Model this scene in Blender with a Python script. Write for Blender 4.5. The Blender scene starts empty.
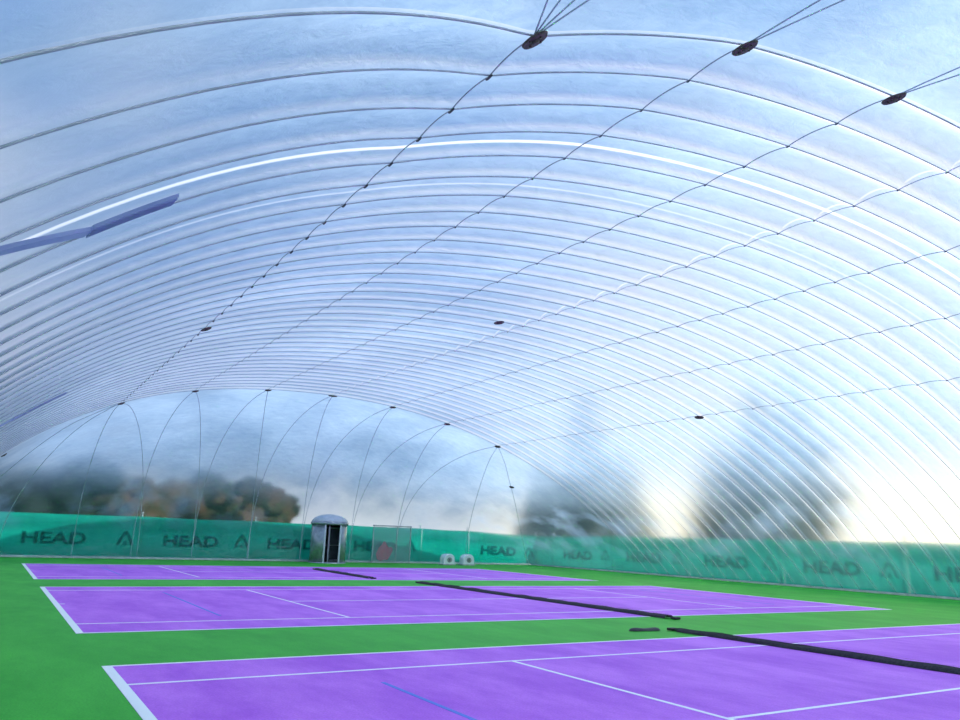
import bpy, bmesh, random
from math import *
from mathutils import Vector, Matrix, noise
random.seed(4)
scene=bpy.context.scene
COL=scene.collection
try:
    scene.view_settings.view_transform='Standard'
except Exception: pass

# ---------------------------------------------------------------- helpers
def mat(name):
    m=bpy.data.materials.new(name); m.use_nodes=True
    nt=m.node_tree; nt.nodes.clear()
    out=nt.nodes.new('ShaderNodeOutputMaterial')
    return m,nt,out
def simple(name,c1,c2=None,scale=5,rough=.6,metal=0,spec=.5,bump=0,detail=3):
    m,nt,out=mat(name)
    b=nt.nodes.new('ShaderNodeBsdfPrincipled')
    b.inputs['Roughness'].default_value=rough; b.inputs['Metallic'].default_value=metal
    b.inputs['Specular IOR Level'].default_value=spec
    tc=nt.nodes.new('ShaderNodeTexCoord'); n=nt.nodes.new('ShaderNodeTexNoise')
    n.inputs['Scale'].default_value=scale; n.inputs['Detail'].default_value=detail
    nt.links.new(tc.outputs['Object'],n.inputs['Vector'])
    r=nt.nodes.new('ShaderNodeValToRGB')
    r.color_ramp.elements[0].position=.35; r.color_ramp.elements[1].position=.65
    r.color_ramp.elements[0].color=(*c1,1); r.color_ramp.elements[1].color=(*(c2 or c1),1)
    nt.links.new(n.outputs['Fac'],r.inputs['Fac']); nt.links.new(r.outputs['Color'],b.inputs['Base Color'])
    if bump:
        bp=nt.nodes.new('ShaderNodeBump'); bp.inputs['Strength'].default_value=bump
        nt.links.new(n.outputs['Fac'],bp.inputs['Height']); nt.links.new(bp.outputs['Normal'],b.inputs['Normal'])
    nt.links.new(b.outputs['BSDF'],out.inputs['Surface'])
    return m
def thin(name,c1,c2,mixf=.5,scale=1.2):
    m,nt,out=mat(name); N=nt.nodes.new
    tc=N('ShaderNodeTexCoord'); n=N('ShaderNodeTexNoise'); n.inputs['Scale'].default_value=scale; n.inputs['Detail'].default_value=4
    nt.links.new(tc.outputs['Object'],n.inputs[0])
    r=N('ShaderNodeValToRGB'); e=r.color_ramp.elements; e[0].position=.35;e[1].position=.65
    e[0].color=(*c1,1); e[1].color=(*c2,1); nt.links.new(n.outputs['Fac'],r.inputs[0])
    d=N('ShaderNodeBsdfDiffuse'); t=N('ShaderNodeBsdfTranslucent')
    for s in (d,t): nt.links.new(r.outputs[0],s.inputs['Color'])
    x=N('ShaderNodeMixShader'); x.inputs[0].default_value=mixf
    nt.links.new(d.outputs[0],x.inputs[1]); nt.links.new(t.outputs[0],x.inputs[2]); nt.links.new(x.outputs[0],out.inputs[0]); return m
def meshobj(name,verts,faces,m=None,smooth=False,parent=None,label=None):
    me=bpy.data.meshes.new(name); me.from_pydata(verts,[],faces); me.update()
    if smooth:
        for p in me.polygons: p.use_smooth=True
    o=bpy.data.objects.new(name,me); COL.objects.link(o)
    if m: me.materials.append(m)
    if parent: o.parent=parent
    if label: o['label']=label
    return o
def bmobj(name,bm,m=None,smooth=False,parent=None,label=None):
    me=bpy.data.meshes.new(name); bm.to_mesh(me); bm.free()
    if smooth:
        for p in me.polygons: p.use_smooth=True
    o=bpy.data.objects.new(name,me); COL.objects.link(o)
    if m: me.materials.append(m)
    if parent: o.parent=parent
    if label: o['label']=label
    return o
def empty(name,loc,label,cat,group=None):
    o=bpy.data.objects.new(name,None); COL.objects.link(o); o.location=loc; o.empty_display_size=.2
    o['label']=label;o['category']=cat
    if group:o['group']=group
    return o
def structure(o,): o['kind']='structure'; return o
def box(bm,c,s,rot=None,bevel=0):
    r=bmesh.ops.create_cube(bm,size=1)
    M=Matrix.Translation(c)@(rot or Matrix())@Matrix.Diagonal((*s,1))
    bmesh.ops.transform(bm,matrix=M,verts=r['verts'])
    if bevel:
        es=list({e for v in r['verts'] for e in v.link_edges})
        bmesh.ops.bevel(bm,geom=es,offset=bevel,segments=2,affect='EDGES')
def cyl(bm,p,q,r1,r2=None,seg=12):
    p=Vector(p);q=Vector(q);d=q-p
    M=Matrix.Translation((p+q)/2)@d.to_track_quat('Z','Y').to_matrix().to_4x4()
    bmesh.ops.create_cone(bm,cap_ends=True,segments=seg,radius1=r1,radius2=r2 if r2 is not None else r1,depth=d.length,matrix=M)
def tube_geo(pts,r,seg=6,V=None,F=None):
    V=[] if V is None else V;F=[] if F is None else F
    base=len(V);n=len(pts)
    for i,p in enumerate(pts):
        p=Vector(p);t=(Vector(pts[min(i+1,n-1)])-Vector(pts[max(i-1,0)])).normalized()
        a=t.cross(Vector((0.13,0.21,1))).normalized();b=t.cross(a)
        for k in range(seg):
            an=2*pi*k/seg;V.append(p+(a*cos(an)+b*sin(an))*r)
    for i in range(n-1):
        for k in range(seg):
            k2=(k+1)%seg
            F.append((base+i*seg+k,base+i*seg+k2,base+(i+1)*seg+k2,base+(i+1)*seg+k))
    return V,F

# ---------------------------------------------------------------- dome surface
CX=11.885; A=21.0; AL=16.98; R=30.5; ZC=8.38-R
Y0,Y1=-5.85,23.9; L=12.1; NR=35
SP=(Y1-Y0)/NR
SXK={-3:-9.38,-2:-6.45,-1:-3.2,0:0,1:3.27,2:6.5,3:9.75}
SX=3.25
def arc(x):
    d=abs(x-CX)
    if x<CX: return max(0.0,8.38-.012*d*d-5.9e-5*d**4)
    return max(0.0,ZC+sqrt(max(R*R-d*d,0)))
def base_z(x,y):
    z=arc(x)
    if y>Y1: s=min(1,(y-Y1)/L)
    elif y<Y0-.3: s=min(1,(Y0-.3-y)/(L-.3))
    else: return z
    return z*(max(0,1-s*s))**.42
def wx(x):
    if x<2.5: return max(-1.5,-.33*(2.5-x))
    return max(-.28,-.28*(x-2.5)/2.8)
def YV(v,x):
    """v<0 near cap (-1..0), 0..NR barrel, NR..NR+1 far cap"""
    if v<0: return Y0-L*sin(pi/2*-v)+wx(x)*1.08*(1-sin(pi/2*-v))
    if v>NR: return Y1+L*sin(pi/2*(v-NR))
    return Y0+SP*v+wx(x)*(1-v/NR)**4*(1+.08*max(0,1-v))
def edgef(x): return max(0,min(1,(A-(x-CX))/3,(AL-(CX-x))/3))
def bulge(x,v):
    edge=edgef(x)
    if 0<=v<=NR:
        return .14*abs(sin(pi*v))**.8*edge
    s=sin(pi/2*(v-NR)) if v>NR else sin(pi/2*-v)
    t=(x-CX)/SX
    return .16*abs(sin(pi*t))*min(1,s*5)*max(0,1-s)*edge
def S3(x,v,k=1.0,dz=0):
    y=YV(v,x)
    return (x,y,base_z(x,y)+bulge(x,v)*k+dz)
def surf(x,y):
    v=(y-Y0)/SP
    for _ in range(20): v=(y-Y0-wx(x)*(1-v/NR)**4)/SP
    return base_z(x,y)+(bulge(x,v) if 0<=v<=NR else .1)
xs=[CX+AL*u/50 for u in range(-50,0)]+[CX+A*u/60 for u in range(0,61)]
NC=36
vs_=[-i/NC for i in range(NC,0,-1)]+[i/10 for i in range(NR*10+1)]+[NR+i/NC for i in range(1,NC+1)]
V=[S3(x,v) for v in vs_ for x in xs];F=[]
nx=len(xs)
for j in range(len(vs_)-1):
    for i in range(nx-1):
        a=j*nx+i
        F.append((a,a+nx,a+nx+1,a+1))   # facing down/inside

m,nt,out=mat('dome_membrane')
N=nt.nodes.new
LK=nt.links.new
def mth(op,a,b=None,c=None,clamp=False):
    n=N('ShaderNodeMath'); n.operation=op; n.use_clamp=clamp
    for i,v in enumerate((a,b,c)):
        if v is None: continue
        if isinstance(v,(int,float)): n.inputs[i].default_value=v
        else: LK(v,n.inputs[i])
    return n.outputs[0]
def rng(src,a,b,c,d):
    n=N('ShaderNodeMapRange'); n.inputs['From Min'].default_value=a; n.inputs['From Max'].default_value=b
    n.inputs['To Min'].default_value=c; n.inputs['To Max'].default_value=d; LK(src,n.inputs['Value']); return n.outputs[0]
tc=N('ShaderNodeTexCoord')
at=N('ShaderNodeAttribute'); at.attribute_name='ribpos'
rp=at.outputs['Fac']
sep=N('ShaderNodeSeparateXYZ'); LK(tc.outputs['Object'],sep.inputs[0])
mr=N('ShaderNodeMapRange'); mr.inputs['From Min'].default_value=2.8; mr.inputs['From Max'].default_value=6.0
mr.inputs['To Min'].default_value=.07; mr.inputs['To Max'].default_value=.74; mr.interpolation_type='SMOOTHSTEP'
LK(sep.outputs['Z'],mr.inputs['Value'])
n1=N('ShaderNodeTexNoise'); n1.inputs['Scale'].default_value=.22; n1.inputs['Detail'].default_value=5; n1.inputs['Roughness'].default_value=.6
LK(tc.outputs['Object'],n1.inputs['Vector'])
share=mth('MULTIPLY',mr.outputs[0],mth('ADD',.55,mth('MULTIPLY',n1.outputs['Fac'],.9)))
# damp haze patches on the lower clear film
n4=N('ShaderNodeTexNoise'); n4.inputs['Scale'].default_value=.5; n4.inputs['Detail'].default_value=4
LK(tc.outputs['Object'],n4.inputs['Vector'])
hzv=rng(n4.outputs['Fac'],.45,.75,0,.42)
hmv=rng(sep.outputs['Z'],.6,2.6,0,1)
share=mth('MAXIMUM',share,mth('ADD',.06,mth('MULTIPLY',hzv,hmv)))
inb=mth('MULTIPLY',mth('GREATER_THAN',rp,-.06),mth('LESS_THAN',rp,NR+.06))
fr=mth('MULTIPLY',mth('SUBTRACT',rp,mth('ROUND',rp)),SP)
band=mth('SUBTRACT',1,mth('DIVIDE',mth('ABSOLUTE',mth('SUBTRACT',fr,-.075)),.085),None,True)
band2=mth('SUBTRACT',1,mth('DIVIDE',mth('ABSOLUTE',mth('SUBTRACT',fr,.07)),.085),None,True)
band=mth('MULTIPLY',mth('MAXIMUM',band,band2),inb)  # weld bands beside the ribs, widened into painted pale highlights
band=mth('MULTIPLY',band,rng(sep.outputs['Z'],1.5,6,.14,.85))
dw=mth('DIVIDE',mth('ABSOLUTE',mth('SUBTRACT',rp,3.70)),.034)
glint=mth('SUBTRACT',1.5,dw,None,True)
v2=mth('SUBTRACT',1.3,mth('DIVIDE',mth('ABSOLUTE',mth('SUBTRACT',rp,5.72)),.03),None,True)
glint=mth('MAXIMUM',glint,mth('MULTIPLY',v2,.4))
apex=mth('SUBTRACT',1.3,mth('DIVIDE',mth('ABSOLUTE',mth('SUBTRACT',sep.outputs['X'],CX)),.04),None,True)
strong=mth('MULTIPLY',mth('MULTIPLY',apex,inb),.7)
bsum=mth('MAXIMUM',band,strong)
share2=mth('MAXIMUM',share,mth('MULTIPLY',bsum,.97))
ref=N('ShaderNodeBsdfRefraction'); ref.inputs['IOR'].default_value=1.034
LK(rng(sep.outputs['Y'],Y1,Y1+4,1.0,.62),ref.inputs['Roughness'])
cap_haze=mth('MULTIPLY',mth('MULTIPLY',rng(n4.outputs['Fac'],.35,.62,1,.25),rng(sep.outputs['Y'],Y1-3,Y1+3,0,1)),rng(sep.outputs['Z'],2.2,3.6,0,1))  # dark haze tinted into the film colour at the far end
gc=N('ShaderNodeMix'); gc.data_type='RGBA'; LK(cap_haze,gc.inputs[0]); gc.inputs['A'].default_value=(.95,.98,1,1); gc.inputs['B'].default_value=(.52,.60,.70,1)
LK(gc.outputs['Result'],ref.inputs['Color'])
n3=N('ShaderNodeTexNoise'); n3.inputs['Scale'].default_value=4.2; n3.inputs['Detail'].default_value=9; n3.inputs['Roughness'].default_value=.62; n3.inputs['Distortion'].default_value=.4
mpn=N('ShaderNodeMapping'); mpn.inputs['Scale'].default_value=(.55,1.2,1); mpn.inputs['Rotation'].default_value=(0,0,.3)
LK(tc.outputs['Object'],mpn.inputs['Vector']); LK(mpn.outputs[0],n3.inputs['Vector'])
cr=N('ShaderNodeValToRGB'); e=cr.color_ramp.elements; e[0].position=.3; e[0].color=(.29,.47,.69,1); e[1].position=.72; e[1].color=(.64,.82,.98,1)
LK(mth('ADD',mth('MULTIPLY',n3.outputs['Fac'],.4),mth('MULTIPLY',n1.outputs['Fac'],.6)),cr.inputs[0])
cm=N('ShaderNodeMix'); cm.data_type='RGBA'; LK(bsum,cm.inputs[0]); LK(cr.outputs[0],cm.inputs['A']); cm.inputs['B'].default_value=(1,1,1,1)
tr=N('ShaderNodeBsdfTranslucent'); LK(cm.outputs['Result'],tr.inputs['Color'])
gl=N('ShaderNodeBsdfGlossy'); gl.inputs['Roughness'].default_value=.12
mx=N('ShaderNodeMixShader'); LK(share2,mx.inputs[0]); LK(ref.outputs[0],mx.inputs[1]); LK(tr.outputs[0],mx.inputs[2])
mx2=N('ShaderNodeMixShader'); mx2.inputs[0].default_value=.09
LK(mx.outputs[0],mx2.inputs[1]); LK(gl.outputs[0],mx2.inputs[2])
bp=N('ShaderNodeBump'); bp.inputs['Strength'].default_value=.6; bp.inputs['Distance'].default_value=.045
LK(n3.outputs['Fac'],bp.inputs['Height'])
for s in (tr,gl): LK(bp.outputs['Normal'],s.inputs['Normal'])
# sun glint painted as flat white arcs, normal tilted toward the sun
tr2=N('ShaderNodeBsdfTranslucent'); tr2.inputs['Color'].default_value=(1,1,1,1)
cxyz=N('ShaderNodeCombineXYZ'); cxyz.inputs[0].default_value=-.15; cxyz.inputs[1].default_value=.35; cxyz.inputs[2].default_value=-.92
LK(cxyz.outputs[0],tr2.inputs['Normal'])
mx3=N('ShaderNodeMixShader'); LK(mth('MULTIPLY',mth('MULTIPLY',glint,.8),rng(sep.outputs['Z'],2.5,4,0,1)),mx3.inputs[0]); LK(mx2.outputs[0],mx3.inputs[1]); LK(tr2.outputs[0],mx3.inputs[2])
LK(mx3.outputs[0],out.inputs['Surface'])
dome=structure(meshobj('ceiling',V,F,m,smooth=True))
atr=dome.data.attributes.new('ribpos','FLOAT','POINT')
k_=0
for v in vs_:
    vv=v*L/SP*1.3 if v<0 else (NR+(v-NR)*L/SP*1.3 if v>NR else v)
    for x in xs:
        atr.data[k_].value=vv; k_+=1
dome['label']='translucent pale blue inflated dome membrane with ribbed panels'

RIB=simple('rib_weld',(.36,.40,.47),(.48,.52,.60),3,.5)
CAB=simple('cable',(.38,.41,.47),(.48,.51,.57),3,.5)
CABW=simple('cable_pale',(.75,.78,.85),(.85,.87,.92),3,.5)
CLIP=simple('clip_dark',(.07,.07,.09),(.12,.11,.13),9,.5)
tn=0
def trim(V,F,m,extra=None):
    global tn; tn+=1
    o=structure(meshobj('trim_%d'%tn,V,F,m,smooth=True))
    return o
xr=[CX+AL*u/60 for u in range(-60,0)]+[CX+A*u/70 for u in range(0,71)]
for i in range(NR+1):
    pts=[S3(x,i,0,-.01) for x in xr]
    r=.0105 if i!=0 else .013
    V2,F2=tube_geo(pts,r)
    trim(V2,F2,RIB)
ks=[-3,-2,-1,0,1,2,3]
for k in ks:
    x=CX+SXK[k]
    pts=[S3(x,v,.32,-.02) for v in vs_ if 0<=v<=NR]
    V2,F2=tube_geo(pts,.009)
    trim(V2,F2,CAB if k else CABW)
    V2=[];F2=[]
    for i in range(1,NR):
        X,y,z=S3(x,i,0,-.025)
        q_=1.1 if k==-3 else .55
        tube_geo([(x,y-.05*q_,z),(x,y-.02*q_,z-.01),(x,y+.02*q_,z-.01),(x,y+.05*q_,z)],.015*q_,6,V2,F2)
    trim(V2,F2,CLIP)
CAPR=simple('cap_seam',(.46,.51,.57),(.62,.67,.74),2,.5)
for sgn in (1,-1):
    def capx(xf,r):
        pts=[]
        for i in range(41):
            v=i/40; s=sin(pi/2*v)
            x=xf(s,v); pts.append(S3(x,NR+v if sgn>0 else -v,1,-.02))
        V2,F2=tube_geo(pts,r); trim(V2,F2,CAPR)
    rr=.014 if sgn>0 else .010
    for k in ks:
        for dk in ((0,1) if k<3 else (0,)):
            capx(lambda s,v: CX+SXK[k]+SX*dk*s,rr)
    for h,AA in ((-1,AL),(1,A)):
        for q_ in (0,1):
            capx(lambda s,v: CX+(SXK[3] if h>0 else SXK[-3])+h*(AA-9.8-.3)*s*(1 if q_==0 else .5),rr)
PL=simple('plate_dark',(.07,.045,.04),(.15,.10,.09),12,.55)
def plate(x,v,r=.2,lab='dark oval anchor plate on the dome cable crossing'):
    _,y,z=S3(x,v)
    e=1e-2
    nrm=Vector((-(base_z(x+e,y)-base_z(x-e,y))/(2*e),-(base_z(x,min(y+e,99))-base_z(x,y-e))/(2*e)*.5,1)).normalized()
    bm=bmesh.new()
    M=nrm.to_track_quat('Z','Y').to_matrix().to_4x4()
    bmesh.ops.create_cone(bm,cap_ends=True,segments=24,radius1=r*.92,radius2=r,depth=.02,matrix=Matrix.Diagonal((1.2,.75,1,1)))
    bmesh.ops.create_cone(bm,cap_ends=True,segments=12,radius1=r*.25,radius2=r*.35,depth=.03,matrix=Matrix.Translation((0,0,-.022)))
    for a in range(4):
        bmesh.ops.create_cone(bm,cap_ends=True,segments=6,radius1=.014,radius2=.014,depth=.02,matrix=Matrix.Translation((cos(a*pi/2)*r*.6,sin(a*pi/2)*r*.45,-.017)))
    o=bmobj('anchor_plate',bm,PL)
    o.matrix_world=Matrix.Translation(Vector((x,y,z))-nrm*.055)@M
    o['label']=lab; o['category']='anchor plate'; o['group']='anchor plates on the dome'
for k in (-3,-2,-1,0,1): plate(CX+SXK[k],0,.15)
for k in ks: plate(CX+SXK[k],NR,.2)
plate(CX+SXK[-3],17,.18); plate(CX-.9,16.0,.18); plate(CX+SXK[3],18,.18)
plate(CX+13.6,NR+.225,.17); plate(CX-13.3,NR+.05,.17)

# ---------------------------------------------------------------- floor
def ground_mat(name,c1,c2,c3,rough=.55,scale=.35):
    m,nt,out=mat(name); N=nt.nodes.new
    b=N('ShaderNodeBsdfPrincipled'); b.inputs['Roughness'].default_value=rough; b.inputs['Specular IOR Level'].default_value=.12
    tc=N('ShaderNodeTexCoord'); a=N('ShaderNodeTexNoise'); a.inputs['Scale'].default_value=scale; a.inputs['Detail'].default_value=7; a.inputs['Roughness'].default_value=.7
    mp=N('ShaderNodeMapping'); mp.inputs['Scale'].default_value=(1,.4,1)
    f=N('ShaderNodeTexNoise'); f.inputs['Scale'].default_value=45; f.inputs['Detail'].default_value=5
    nt.links.new(tc.outputs['Object'],mp.inputs[0]); nt.links.new(mp.outputs[0],a.inputs[0]); nt.links.new(tc.outputs['Object'],f.inputs[0])
    r=N('ShaderNodeValToRGB'); e=r.color_ramp.elements; e[0].position=.38;e[1].position=.62; e[0].color=(*c1,1);e[1].color=(*c2,1)
    nt.links.new(a.outputs['Fac'],r.inputs[0])
    r2=N('ShaderNodeMix'); r2.data_type='RGBA'; r2.blend_type='MULTIPLY'
    rr=N('ShaderNodeValToRGB'); rr.color_ramp.elements[0].color=(*c3,1); rr.color_ramp.elements[0].position=.35; rr.color_ramp.elements[1].color=(1,1,1,1); rr.color_ramp.elements[1].position=.6
    nt.links.new(f.outputs['Fac'],rr.inputs[0])
    r2.inputs[0].default_value=1
    nt.links.new(r.outputs[0],r2.inputs['A']); nt.links.new(rr.outputs[0],r2.inputs['B'])
    nt.links.new(r2.outputs['Result'],b.inputs['Base Color'])
    bp=N('ShaderNodeBump'); bp.inputs['Strength'].default_value=.15; bp.inputs['Distance'].default_value=.01
    nt.links.new(f.outputs['Fac'],bp.inputs['Height']); nt.links.new(bp.outputs[0],b.inputs['Normal'])
    nt.links.new(b.outputs[0],out.inputs[0]); return m
GREEN=ground_mat('green_acrylic',(.035,.40,.025),(.07,.53,.045),(.70,.78,.70),scale=.7)
PURP=ground_mat('purple_acrylic',(.50,.11,.76),(.70,.22,.90),(.84,.84,.86),scale=.8)
LINE=simple('line_paint',(.98,.98,.95),(1,1,.97),20,.5)
BLUE=simple('blue_line_paint',(.05,.16,.68),(.08,.2,.75),20,.5)
fl=structure(meshobj('floor',[(CX-AL-.1,Y0-L-.1,0),(CX+A+.1,Y0-L-.1,0),(CX+A+.1,Y1+L+.1,0),(CX-AL-.1,Y1+L+.1,0)],[(0,1,2,3)],GREEN))
gm=simple('outside_grass',(.10,.16,.06),(.16,.2,.09),.3,.9)
S=260
gd=structure(meshobj('floor_outside',[(CX-S,Y0-S,-.06),(CX+S,Y0-S,-.06),(CX+S,Y1+S,-.06),(CX-S,Y1+S,-.06)],[(0,1,2,3)],gm))
CUR=simple('curb_concrete',(.45,.48,.48),(.58,.6,.6),3,.8)
for (x0,y0,x1,y1) in ((CX-AL,Y1+L,CX+A,Y1+L),(CX+A,Y0-L,CX+A,Y1+L),(CX-AL,Y0-L,CX-AL,Y1+L)):
    bm=bmesh.new(); box(bm,((x0+x1)/2,(y0+y1)/2,.05),(abs(x1-x0)+.2,abs(y1-y0)+.2,.12),bevel=.02)
    o=structure(bmobj('trim_%d'%(tn+1),bm,CUR)); tn+=1

def slab(name,x0,y0,x1,y1,z0,z1,m,parent,label=None):
    bm=bmesh.new(); box(bm,((x0+x1)/2,(y0+y1)/2,(z0+z1)/2),(x1-x0,y1-y0,z1-z0))
    return bmobj(name,bm,m,parent=parent,label=label)
W=10.97; g=3.483
def court(yb,lab):
    e=empty('tennis_court',(0,yb,0),lab,'tennis court','painted tennis courts')
    Lc=23.77; h=.065
    slab('court_surface',0,0,Lc,W,.0005,.004,PURP,e,'vivid purple acrylic surface')
    z0,z1=.004,.007
    for x in (0,Lc-.12): slab('baseline',x,0,x+.12,W,z0,z1,LINE,e)
    for y in (0,W-h): slab('doubles_sideline',.12,y,Lc-.12,y+h,z0,z1,LINE,e)
    for y in (1.37,W-1.37-h): slab('singles_sideline',.12,y,Lc-.12,y+h,z0,z1,LINE,e)
    for x in (5.46,18.26): slab('service_line',x,1.37+h,x+h,W-1.37-h,z0,z1,LINE,e)
    slab('centre_service_line',5.46+h,W/2-h/2,18.26,W/2+h/2,z0,z1,LINE,e)
    for x in (.12,Lc-.24): slab('centre_mark',x,W/2-h/2,x+.12,W/2+h/2,z0,z1,LINE,e)
    for x in (2.9,20.85): slab('blue_line',x,2.3,x+.06,W-2.3,z0,z1,BLUE,e,'thin blue junior court line')
    return e
court(-W,'purple tennis court with white lines and net lowered along its middle')
court(g,'purple tennis court with white lines between two other courts')
court(2*g+W,'purple tennis court with white lines beside the entrance booth')

# ---------------------------------------------------------------- nets lying on the ground
NET=simple('black_netting',(.010,.008,.014),(.035,.03,.04),25,.9)
TAPE=simple('black_tape',(.012,.012,.016),(.03,.03,.035),8,.6)
CORD=simple('strap_grey',(.10,.10,.12),(.15,.15,.15),8,.6)
def net(p,q,lab,seed):
    p=Vector((*p,0));q=Vector((*q,0)); d=q-p;Ln=d.length;t=d.normalized();nn=Vector((-t.y,t.x,0))
    e=empty('tennis_net',p,lab,'tennis net','lowered tennis nets')
    V=[];F=[];n=int(Ln*6);prof=14
    for i in range(n+1):
        u=i/n; c=t*(u*Ln)+nn*(.05*noise.noise(Vector((u*Ln*.25,seed,0))))
        w=.17+.025*noise.noise(Vector((u*Ln*1.0,seed,3))); h=.09+.018*noise.noise(Vector((u*Ln*1.4,seed,7)))
        for k in range(prof+1):
            a=k/prof; off=(a*2-1)*w
            z=h*(sin(pi*a)**.5)*(.85+.2*noise.noise(Vector((u*Ln*2,a*5,seed))))
            V.append(c+nn*off+Vector((0,0,max(z,0)+.009)))
    for i in range(n):
        for k in range(prof):
            a=i*(prof+1)+k; F.append((a,a+1,a+prof+2,a+prof+1))
    meshobj('netting',V,F,NET,True,e,'folded black mesh')
    V=[];F=[];m=n
    for i in range(m+1):
        u=i/m; c=t*(u*Ln)+nn*(.05+.04*noise.noise(Vector((u*Ln*.5,seed,9))))
        z=.108+.012*noise.noise(Vector((u*Ln*1.5,seed,5)))
        V+= [c+nn*-.04+Vector((0,0,z)),c+nn*.04+Vector((0,0,z-.012))]
    for i in range(m): F.append((2*i,2*i+1,2*i+3,2*i+2))
    meshobj('headband',V,F,TAPE,True,e,'dark tape band')
    for s,c in ((-1,Vector((0,0,0))),(1,t*Ln)):
        pts=[c+t*s*(.0+.045*j)+nn*(.03*sin(j*1.3+seed))+Vector((0,0,.03+(.03 if j<2 else 0))) for j in range(6)]
        V,F=tube_geo(pts,.02); meshobj('strap',V,F,TAPE,True,e,'loose end cord')
        bm=bmesh.new(); box(bm,c+t*s*.22+Vector((0,0,.035)),(.2,.16,.05),bevel=.01); bmobj('ratchet',bm,TAPE,parent=e)
    return e
net((11.3,.75),(12.1,-11.6),'long black net lowered and folded along the near court',1.3)
net((13.1,16.0),(13.25,3.0),'long black net lying flat across the middle court',5.1)
net((12.5,25.9),(12.3,18.9),'black net lowered on the court beside the end banner',9.7)
V=[];F=[]
for i in range(13):
    u=i/12
    for k in range(9):
        a=k/8; ww=.11*(1-(2*u-1)**6)
        V.append((-.42+.84*u,(a*2-1)*ww,.012+.06*sin(pi*a)**.6*(1-(2*u-1)**8)*(.85+.15*sin(u*9))))
for i in range(12):
    for k in range(8):
        a=i*9+k; F.append((a,a+9,a+10,a+1))
o=meshobj('folded_strap',V,F,TAPE,True); o.location=(10.62,1.12,0); o.rotation_euler=(0,0,-.1)
o['label']='small folded dark strap beside the court line'; o['category']='strap'

# ---------------------------------------------------------------- outside windscreen fence
FAB=thin('windscreen_green',(.0,.36,.25),(.01,.64,.44),.5,.8)
DKG=thin('print_dark_green',(.0,.17,.16),(.0,.22,.20),.45)
DKF=thin('print_faded_green',(.0,.36,.29),(.0,.44,.35),.5)
POST=simple('post_grey',(.45,.48,.5),(.6,.62,.64),4,.5,.3)
def textmesh(body):
    cu=bpy.data.curves.new('t','FONT'); cu.body=body; cu.size=.95; cu.align_x='CENTER'; cu.offset=.022; cu.extrude=.004
    o=bpy.data.objects.new('t',cu); COL.objects.link(o)
    dg=bpy.context.evaluated_depsgraph_get()
    me=bpy.data.meshes.new_from_object(o.evaluated_get(dg)); bpy.data.objects.remove(o); 
    me.materials.clear(); me.materials.append(DKG); return me
HEADME=textmesh('HEAD')
def emblem_mesh():
    bm=bmesh.new()
    def poly(pts):
        vs=[bm.verts.new((x,y,0)) for x,y in pts]; bm.faces.new(vs)
    o=[(-.42,0),(-.30,.30),(-.12,.62),(.0,.74),(.12,.62),(.30,.30),(.42,0)]
    inn=[(.26,0),(.17,.28),(.06,.48),(0,.54),(-.06,.48),(-.17,.28),(-.26,0)]
    poly(o[:4]+inn[3:]); poly(o[3:]+inn[:4])
    poly([(-.10,0),(-.03,.2),(.03,.2),(.10,0)])
    me=bpy.data.meshes.new('emblem'); bm.to_mesh(me); bm.free(); me.materials.append(DKG); return me
EMB=emblem_mesh()
HEADF=HEADME.copy(); HEADF.materials.clear(); HEADF.materials.append(DKF)
EMBF=EMB.copy(); EMBF.materials.clear(); EMBF.materials.append(DKF)
def fabric_mesh():
    V=[];F=[];n=64
    for i in range(n+1):
        x=-.5+i/n
        for j in range(5):
            z=.05+2.35*j/4 - (.04*sin(pi*i/n) if j==4 else 0)
            V.append((x,.02*sin(x*32+j)+.015*sin(x*83+j*.6),z))
    for i in range(n):
        for j in range(4):
            a=i*5+j;F.append((a,a+5,a+6,a+1))
    me=bpy.data.meshes.new('fabric');me.from_pydata(V,[],F);me.materials.append(FAB)
    for p in me.polygons:p.use_smooth=True
    return me
FME=fabric_mesh()
bm=bmesh.new();cyl(bm,(0,0,0),(0,0,2.6),.035,.035,12);bmesh.ops.create_uvsphere(bm,u_segments=10,v_segments=6,radius=.05,matrix=Matrix.Translation((0,0,2.61)))
PME=bpy.data.meshes.new('post');bm.to_mesh(PME);bm.free();PME.materials.append(POST)
def panel(x,y,rz,w,faded=False):
    lab='green fabric windscreen on a fence with dark printed lettering' if not faded else 'green fabric windscreen with faded printed lettering behind the side wall'
    if w<4: lab='short plain green fabric windscreen on the fence'
    e=empty('windscreen_panel',(x,y,-.06),lab,'windscreen','green windscreens around the dome')
    e.rotation_euler=(0,0,rz)
    L_=[('fabric',FME,(0,0,0),(0,0,0),(w-.02,1,1)),('post',PME,(w/2-.1,.09,0),(0,0,0),(1,1,1))]
    if w>4: L_+=[('lettering',HEADF if faded else HEADME,(-.55,-.055,.80),(pi/2,0,0),(1.25,.9,1)),('emblem',EMBF if faded else EMB,(w/2-.85,-.055,.78),(pi/2,0,0),(1.1,1.1,1))]
    for nm,me,loc,rot,sc in L_:
        o=bpy.data.objects.new(nm,me);COL.objects.link(o);o.parent=e;o.location=loc;o.rotation_euler=rot;o.scale=sc
FX=CX+A+1.0; FY=Y1+L+.65
bs=[-9.4,-1.7,6.0,12.5,18.1,23.9,27.7,FX]
for a,b in zip(bs,bs[1:]): panel((a+b)/2,FY,0,b-a)
bs=[FY-.05,34.6]
while bs[-1]>-12: bs.append(bs[-1]-6.5)
for a,b in zip(bs,bs[1:]): panel(FX,(a+b)/2,-pi/2,a-b,True)

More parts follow.
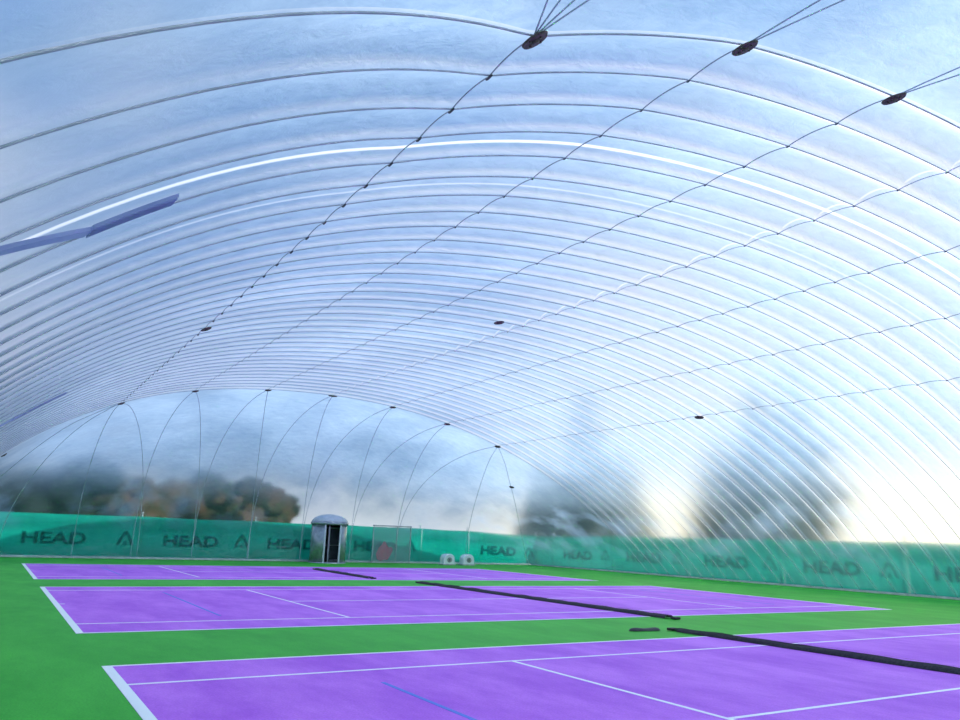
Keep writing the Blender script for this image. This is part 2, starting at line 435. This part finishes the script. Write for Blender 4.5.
# ---------------------------------------------------------------- trees outside
def leafmat(n,c1,c2,sc=1.6):return simple(n,c1,c2,sc,.9,bump=.4,detail=6)
LG=leafmat('foliage_dark',(.09,.13,.13),(.14,.19,.18)); LR=leafmat('foliage_olive_brown',(.12,.06,.02),(.012,.032,.008),.8); LB=leafmat('foliage_slate',(.006,.022,.018),(.022,.045,.034))
BK=simple('bark',(.06,.04,.03),(.1,.07,.05),6,.9,bump=.5)
def tree(x,y,h,w,m,lab,shape='round',seed=0):
    rnd=random.Random(seed)
    e=empty('tree',(x,y,-.06),lab,'tree')
    bm=bmesh.new()
    cyl(bm,(0,0,0),(0,0,h*.55),w*.05,w*.025,10)
    for i in range(6):
        a=i*1.1; z=h*(.25+.05*i)
        cyl(bm,(0,0,z),(cos(a)*w*.3,sin(a)*w*.3,z+h*.18),w*.02,w*.01,6)
    bmobj('trunk',bm,BK,parent=e)
    bm=bmesh.new()
    nl=36
    for i in range(nl):
        t=(i+.5)/nl; z=h*(.08+.86*t)
        if shape=='cone': rr=w*.5*(1-t)**.85+.1
        else: rr=w*.5*sqrt(max(.05,1-(2*t-.8)**2))
        a=i*2.4; ro=rr*rnd.uniform(.2,.95)
        s=rr*rnd.uniform(.25,.5)+.25
        c=Vector((cos(a)*ro,sin(a)*ro,z))
        r=bmesh.ops.create_icosphere(bm,subdivisions=3,radius=1)
        for v in r['verts']:
            n=v.co.normalized(); k=1+.5*noise.noise(n*2.2+Vector((i,seed,0)))+.35*noise.noise(n*6+Vector((seed,i,0)))
            v.co=c+Vector((n.x,n.y,n.z*.85))*s*k
    bmobj('canopy',bm,m,True,e)
CAM=Vector((-1.5232,-11.581,1.7906))
def tpos(az,d): return CAM.x+d*sin(radians(az)),CAM.y+d*cos(radians(az))
tl=[(-1,74,8.6,8,LB,'round'),(4.6,84,9.8,11,LB,'round'),(8.4,60,5.6,5.5,LR,'round'),(12.4,68,7.0,7.5,LR,'round'),(15.4,59,5.9,6,LR,'round'),
    (36.8,96,14,8,LG,'cone'),(39.6,76,19,8,LG,'cone'),(42.4,94,15,8,LG,'cone'),
    (49.2,98,18,8,LG,'cone'),(51.6,70,18,7.5,LG,'cone'),(54.2,92,26,10,LG,'cone')]
for i,(az,d,h,w,m,sh) in enumerate(tl):
    x,y=tpos(az,d)
    lab={LR.name:'olive-brown autumn bush outside the dome',LG.name:'tall grey-green evergreen tree outside the dome',LB.name:'dark leafy tree outside the dome'}[m.name]
    tree(x,y,h,w,m,lab,sh,i+3)

# ---------------------------------------------------------------- entrance booth
MET=simple('booth_metal',(.30,.33,.36),(.44,.47,.50),3,.3,.5)
WHT=simple('booth_white',(.52,.56,.60),(.62,.66,.70),3,.4)
WH2=simple('blower_white',(.70,.73,.74),(.82,.84,.85),3,.4)
DRK=simple('booth_dark',(.05,.06,.07),(.08,.09,.10),3,.4)
GLS=simple('door_glass',(.05,.07,.08),(.08,.10,.11),2,.1)
bx,by=16.45,34.75
E=empty('entrance_booth',(bx,by,0),'silver-grey metal revolving entrance booth with rounded pale hood','door')
def ringwall(a0,a1,r,t,z0,z1,seg=24):
    V=[];F=[]
    for i in range(seg+1):
        a=a0+(a1-a0)*i/seg
        for rr in (r,r-t):
            for z in (z0,z1): V.append((rr*cos(a),rr*sin(a),z))
    for i in range(seg):
        b=i*4;c=b+4
        F+= [(b,c,c+1,b+1),(b+2,b+3,c+3,c+2),(b+1,c+1,c+3,b+3),(b,b+2,c+2,c)]
    F+=[(0,1,3,2),(seg*4,seg*4+2,seg*4+3,seg*4+1)]
    return V,F
V,F=ringwall(radians(-72),radians(30),1.08,.06,0,2.35); meshobj('curved_side_wall',V,F,MET,True,E)
V,F=ringwall(radians(150),radians(236),1.08,.06,0,2.35); meshobj('curved_side_wall',V,F,MET,True,E)
V,F=ringwall(0,2*pi,1.15,.10,2.28,2.44,48); meshobj('top_band',V,F,MET,True,E)
bm=bmesh.new(); r=bmesh.ops.create_uvsphere(bm,u_segments=32,v_segments=16,radius=1)
for v in r['verts']: v.co=Vector((v.co.x*1.11,v.co.y*1.11,2.42+max(v.co.z,0)*.5))
bmobj('hood',bm,WHT,True,E,'rounded pale roof hood')
bm=bmesh.new(); cyl(bm,(0,0,.02),(0,0,2.3),.05)
bmobj('centre_post',bm,MET,parent=E)
for k in range(3):
    a=radians(10+120*k); R3=Matrix.Rotation(a,4,'Z')
    bm=bmesh.new()
    for c,s in (((.5,0,.12),(.9,.05,.16)),((.5,0,2.1),(.9,.05,.1)),((.95,0,1.1),(.04,.05,2.0)),((.08,0,1.1),(.04,.05,2.0)),((.5,0,1.05),(.9,.05,.05))):
        box(bm,R3@Vector(c),s,R3)
    leaf=bmobj('door_leaf',bm,MET,parent=E)
    bm=bmesh.new(); box(bm,R3@Vector((.5,0,1.1)),(.86,.012,1.96),R3); gp=bmobj('glass_pane',bm,GLS,parent=leaf)
V,F=ringwall(radians(30),radians(150),1.06,.03,0,2.35); meshobj('back_wall',V,F,DRK,True,E,'dark rear wall')
for a in (-72,236):
    bm=bmesh.new(); x,y=1.07*cos(radians(a)),1.07*sin(radians(a)); box(bm,(x,y,1.17),(.10,.10,2.34),bevel=.02); bmobj('jamb',bm,WHT,parent=E)
bm=bmesh.new(); bmesh.ops.create_cone(bm,cap_ends=True,segments=40,radius1=1.15,radius2=1.13,depth=.05,matrix=Matrix.Translation((0,0,.03))); bmobj('threshold',bm,MET,parent=E)

E=empty('emergency_door',(21.1,35.45,0),'grey framed see-through emergency exit panel with faded red print','door')
bm=bmesh.new()
for c,s in (((-1.35,0,1.2),(.06,.06,2.4)),((1.35,0,1.2),(.06,.06,2.4)),((0,0,2.38),(2.8,.06,.06)),((0,0,.06),(2.8,.06,.08)),((.35,0,1.2),(.05,.05,2.3))): box(bm,c,s,bevel=.01)
bmobj('frame',bm,MET,parent=E)
def film(name,c1,c2,f,scale=1.5):
    PG,nt,out=mat(name)
    d=nt.nodes.new('ShaderNodeBsdfPrincipled'); t=nt.nodes.new('ShaderNodeBsdfTransparent'); x=nt.nodes.new('ShaderNodeMixShader')
    n=nt.nodes.new('ShaderNodeTexNoise'); n.inputs['Scale'].default_value=scale
    cc=nt.nodes.new('ShaderNodeValToRGB'); cc.color_ramp.elements[0].color=(*c1,1); cc.color_ramp.elements[1].color=(*c2,1)
    nt.links.new(n.outputs['Fac'],cc.inputs[0]); nt.links.new(cc.outputs[0],d.inputs['Base Color']); d.inputs['Roughness'].default_value=.3
    x.inputs[0].default_value=f; nt.links.new(t.outputs[0],x.inputs[1]); nt.links.new(d.outputs[0],x.inputs[2]); nt.links.new(x.outputs[0],out.inputs[0]); return PG
bm=bmesh.new(); box(bm,(0,.02,1.2),(2.66,.01,2.3)); bmobj('panel',bm,film('panel_film',(.20,.34,.35),(.36,.46,.48),.25),parent=E,label='dull grey see-through sheet')
bm=bmesh.new()
pts=[(-1.0,.25),(-.75,.12),(-.5,.22),(-.25,.2),(-.05,.5),(.1,.85),(.0,1.05),(-.2,1.0),(-.35,1.15),(-.45,1.35),(-.6,1.38),(-.7,1.15),(-.9,1.0),(-1.08,.6)]
vs=[bm.verts.new((x_,.0,z_)) for x_,z_ in pts]; bm.faces.new(vs)
bmobj('red_print',bm,film('red_print',(.60,.12,.18),(.34,.22,.28),.75,4),parent=E,label='faded red printed patch')

def blower(x,y):
    e=empty('air_blower',(x,y,0),'small pale grey round-topped air blower on the floor','air blower','air blowers by the end wall')
    prof=[(-.30,.06),(-.30,.32)]+[(-.30*cos(pi*i/12),.32+.26*sin(pi*i/12)) for i in range(1,12)]+[(.30,.32),(.30,.06)]
    V=[];F=[];ys_=[-.26,-.22,.18,.26]; sc=[.9,1,1,.8]; n=len(prof)
    for yy,s in zip(ys_,sc):
        for px,pz in prof: V.append((px*s,yy,.06+(pz-.06)*s))
    for j in range(3):
        for i in range(n): F.append((j*n+i,j*n+(i+1)%n,(j+1)*n+(i+1)%n,(j+1)*n+i))
    F.append(tuple(range(n))); F.append(tuple(reversed(range(3*n,4*n))))
    meshobj('housing',V,F,WH2,False,e)
    bm=bmesh.new(); cyl(bm,(0,-.275,.27),(0,-.255,.27),.13,.13,20); bmobj('intake',bm,MET,parent=e,label='grey round intake')
    bm=bmesh.new()
    for k in range(4): box(bm,(0,-.282,.27),(.25,.01,.012),Matrix.Rotation(k*pi/4,4,'Y'))
    bmobj('grille',bm,DRK,parent=e)
    bm=bmesh.new(); box(bm,(.0,0,.03),(.72,.56,.06),bevel=.01); bmobj('base',bm,MET,parent=e)
    e.scale=(1.4,1.2,1.25)
blower(24.5,34.0); blower(26.0,34.0)

# ---------------------------------------------------------------- solid strips standing in for lamp shadows on the skin
FLM=thin('shadow_slate_violet',(.50,.56,.74),(.56,.62,.80),.68)
FLD=thin('shadow_core_violet',(.56,.61,.78),(.60,.66,.84),.68)
def shadow_strip(h0,h1,arm,lab,wd=.24,aw=.05):
    bx_,by_=h0; bz_=surf(*h0)-.06
    e=empty('lamp_shadow',(bx_,by_,bz_),lab,'ceiling light','lamp shadow strips on the dome skin')  # solid strip standing in for a lamp shadow
    def ribbon(path,w0,w1,name,n=40,m=FLM,drop=.045,th=.045,lab2=None):
        pts=[Vector((x,y,0)) for x,y in path]
        ds=[0]
        for a,b in zip(pts,pts[1:]): ds.append(ds[-1]+(b-a).length)
        V=[];F=[]
        for i in range(n+1):
            d=ds[-1]*i/n
            for j in range(len(pts)-1):
                if ds[j]<=d<=ds[j+1]+1e-6: break
            u=(d-ds[j])/(ds[j+1]-ds[j]); c=pts[j].lerp(pts[j+1],u); t=(pts[j+1]-pts[j]).normalized(); nn=Vector((-t.y,t.x,0))
            w=w0+(w1-w0)*i/n
            for s in (-1,-.33,.33,1):
                p=c+nn*s*w/2
                z=base_z(p.x,p.y)-drop
                V.append(Vector((p.x-bx_,p.y-by_,z-th-bz_)))
                V.append(Vector((p.x-bx_,p.y-by_,z-bz_)))
        for i in range(n):
            b=i*8;c=b+8
            for s in (0,2,4):
                F.append((b+s,c+s,c+s+2,b+s+2)); F.append((b+s+1,b+s+3,c+s+3,c+s+1))
            F.append((b,b+1,c+1,c)); F.append((b+6,c+6,c+7,b+7))
        for b in (0,n*8):
            for s in (0,2,4): F.append((b+s,b+s+1,b+s+3,b+s+2))
        return meshobj(name,V,F,m,False,e,lab2)
    ribbon([h0,h1],wd,wd,'shadow_head')
    ribbon([h0,h1],wd*.7,wd*.7,'shadow_core',m=FLD,drop=.09,th=.008)
    ribbon(arm+[h0],aw,wd*.5,'shadow_arm')
shadow_strip((-1.10,-3.42),(-.34,-3.32),[(-4.0,-6.5),(-2.9,-5.3),(-1.84,-4.25)],'slate-blue strip as a lamp shadow with a long tapering arm')
shadow_strip((-1.15,12.0),(-.24,12.15),[(-3,10.0),(-2.1,11.1)],'slate-blue strip as a lamp shadow farther along the skin',.2)

# ---------------------------------------------------------------- world and sun
w=bpy.data.worlds.new('sky');scene.world=w;w.use_nodes=True;nt=w.node_tree;nt.nodes.clear();N=nt.nodes.new
out=N('ShaderNodeOutputWorld');bg=N('ShaderNodeBackground');nt.links.new(bg.outputs[0],out.inputs[0])
tc=N('ShaderNodeTexCoord');sp=N('ShaderNodeSeparateXYZ');nt.links.new(tc.outputs['Generated'],sp.inputs[0])
r=N('ShaderNodeValToRGB');cr=r.color_ramp
cr.elements[0].position=0;cr.elements[0].color=(.60,.64,.68,1)
cr.elements[1].position=1;cr.elements[1].color=(.18,.37,.74,1)
for p,c in ((.07,(.44,.50,.58)),(.16,(.24,.31,.43)),(.28,(.31,.45,.68)),(.6,(.23,.43,.80))):
    e=cr.elements.new(p);e.color=(*c,1)
nt.links.new(sp.outputs['Z'],r.inputs[0])
n=N('ShaderNodeTexNoise');n.inputs['Scale'].default_value=3.4;n.inputs['Detail'].default_value=6;n.inputs['Roughness'].default_value=.55
mp=N('ShaderNodeMapping');mp.inputs['Scale'].default_value=(1,1,2.2);nt.links.new(tc.outputs['Generated'],mp.inputs[0]);nt.links.new(mp.outputs[0],n.inputs[0])
cl=N('ShaderNodeMapRange');cl.inputs['From Min'].default_value=.45;cl.inputs['From Max'].default_value=.65;cl.inputs['To Max'].default_value=.6;nt.links.new(n.outputs['Fac'],cl.inputs[0])
mx=N('ShaderNodeMix');mx.data_type='RGBA';mx.inputs['B'].default_value=(.85,.89,.95,1)
nt.links.new(cl.outputs[0],mx.inputs[0]);nt.links.new(r.outputs[0],mx.inputs['A'])
gdv=Vector((sin(radians(60))*cos(radians(8)),cos(radians(60))*cos(radians(8)),sin(radians(8))))
dt=N('ShaderNodeVectorMath');dt.operation='DOT_PRODUCT';dt.inputs[1].default_value=gdv;nt.links.new(tc.outputs['Generated'],dt.inputs[0])
gm_=N('ShaderNodeMapRange');gm_.interpolation_type='SMOOTHSTEP';gm_.inputs['From Min'].default_value=.85;gm_.inputs['From Max'].default_value=.975;gm_.inputs['To Max'].default_value=1.0
nt.links.new(dt.outputs['Value'],gm_.inputs[0])
mx2=N('ShaderNodeMix');mx2.data_type='RGBA';mx2.inputs['B'].default_value=(1.5,1.36,1.06,1)
nt.links.new(gm_.outputs[0],mx2.inputs[0]);nt.links.new(mx.outputs['Result'],mx2.inputs['A'])
nt.links.new(mx2.outputs['Result'],bg.inputs['Color']);bg.inputs['Strength'].default_value=1.1
sl=bpy.data.lights.new('sun','SUN');sl.energy=4.2;sl.angle=radians(2);sl.color=(1,.96,.90)
so=bpy.data.objects.new('sun',sl);COL.objects.link(so)
az,el=150,42
sd=Vector((sin(radians(az))*cos(radians(el)),cos(radians(az))*cos(radians(el)),sin(radians(el))))
so.rotation_euler=sd.to_track_quat('Z','Y').to_euler()

# ---------------------------------------------------------------- camera
yaw,pit,roll,f=.551,.2274,.0358,770
fw=Vector((sin(yaw)*cos(pit),cos(yaw)*cos(pit),sin(pit)));rt=Vector((cos(yaw),-sin(yaw),0));up=rt.cross(fw)
r2=rt*cos(roll)+up*sin(roll);u2=-rt*sin(roll)+up*cos(roll)
cam=bpy.data.cameras.new('camera');co=bpy.data.objects.new('camera',cam);COL.objects.link(co)
cam.sensor_width=36;cam.lens=f/960*36;cam.clip_end=1000
M=Matrix((r2,u2,-fw)).transposed().to_4x4();M.translation=CAM;co.matrix_world=M
scene.camera=co
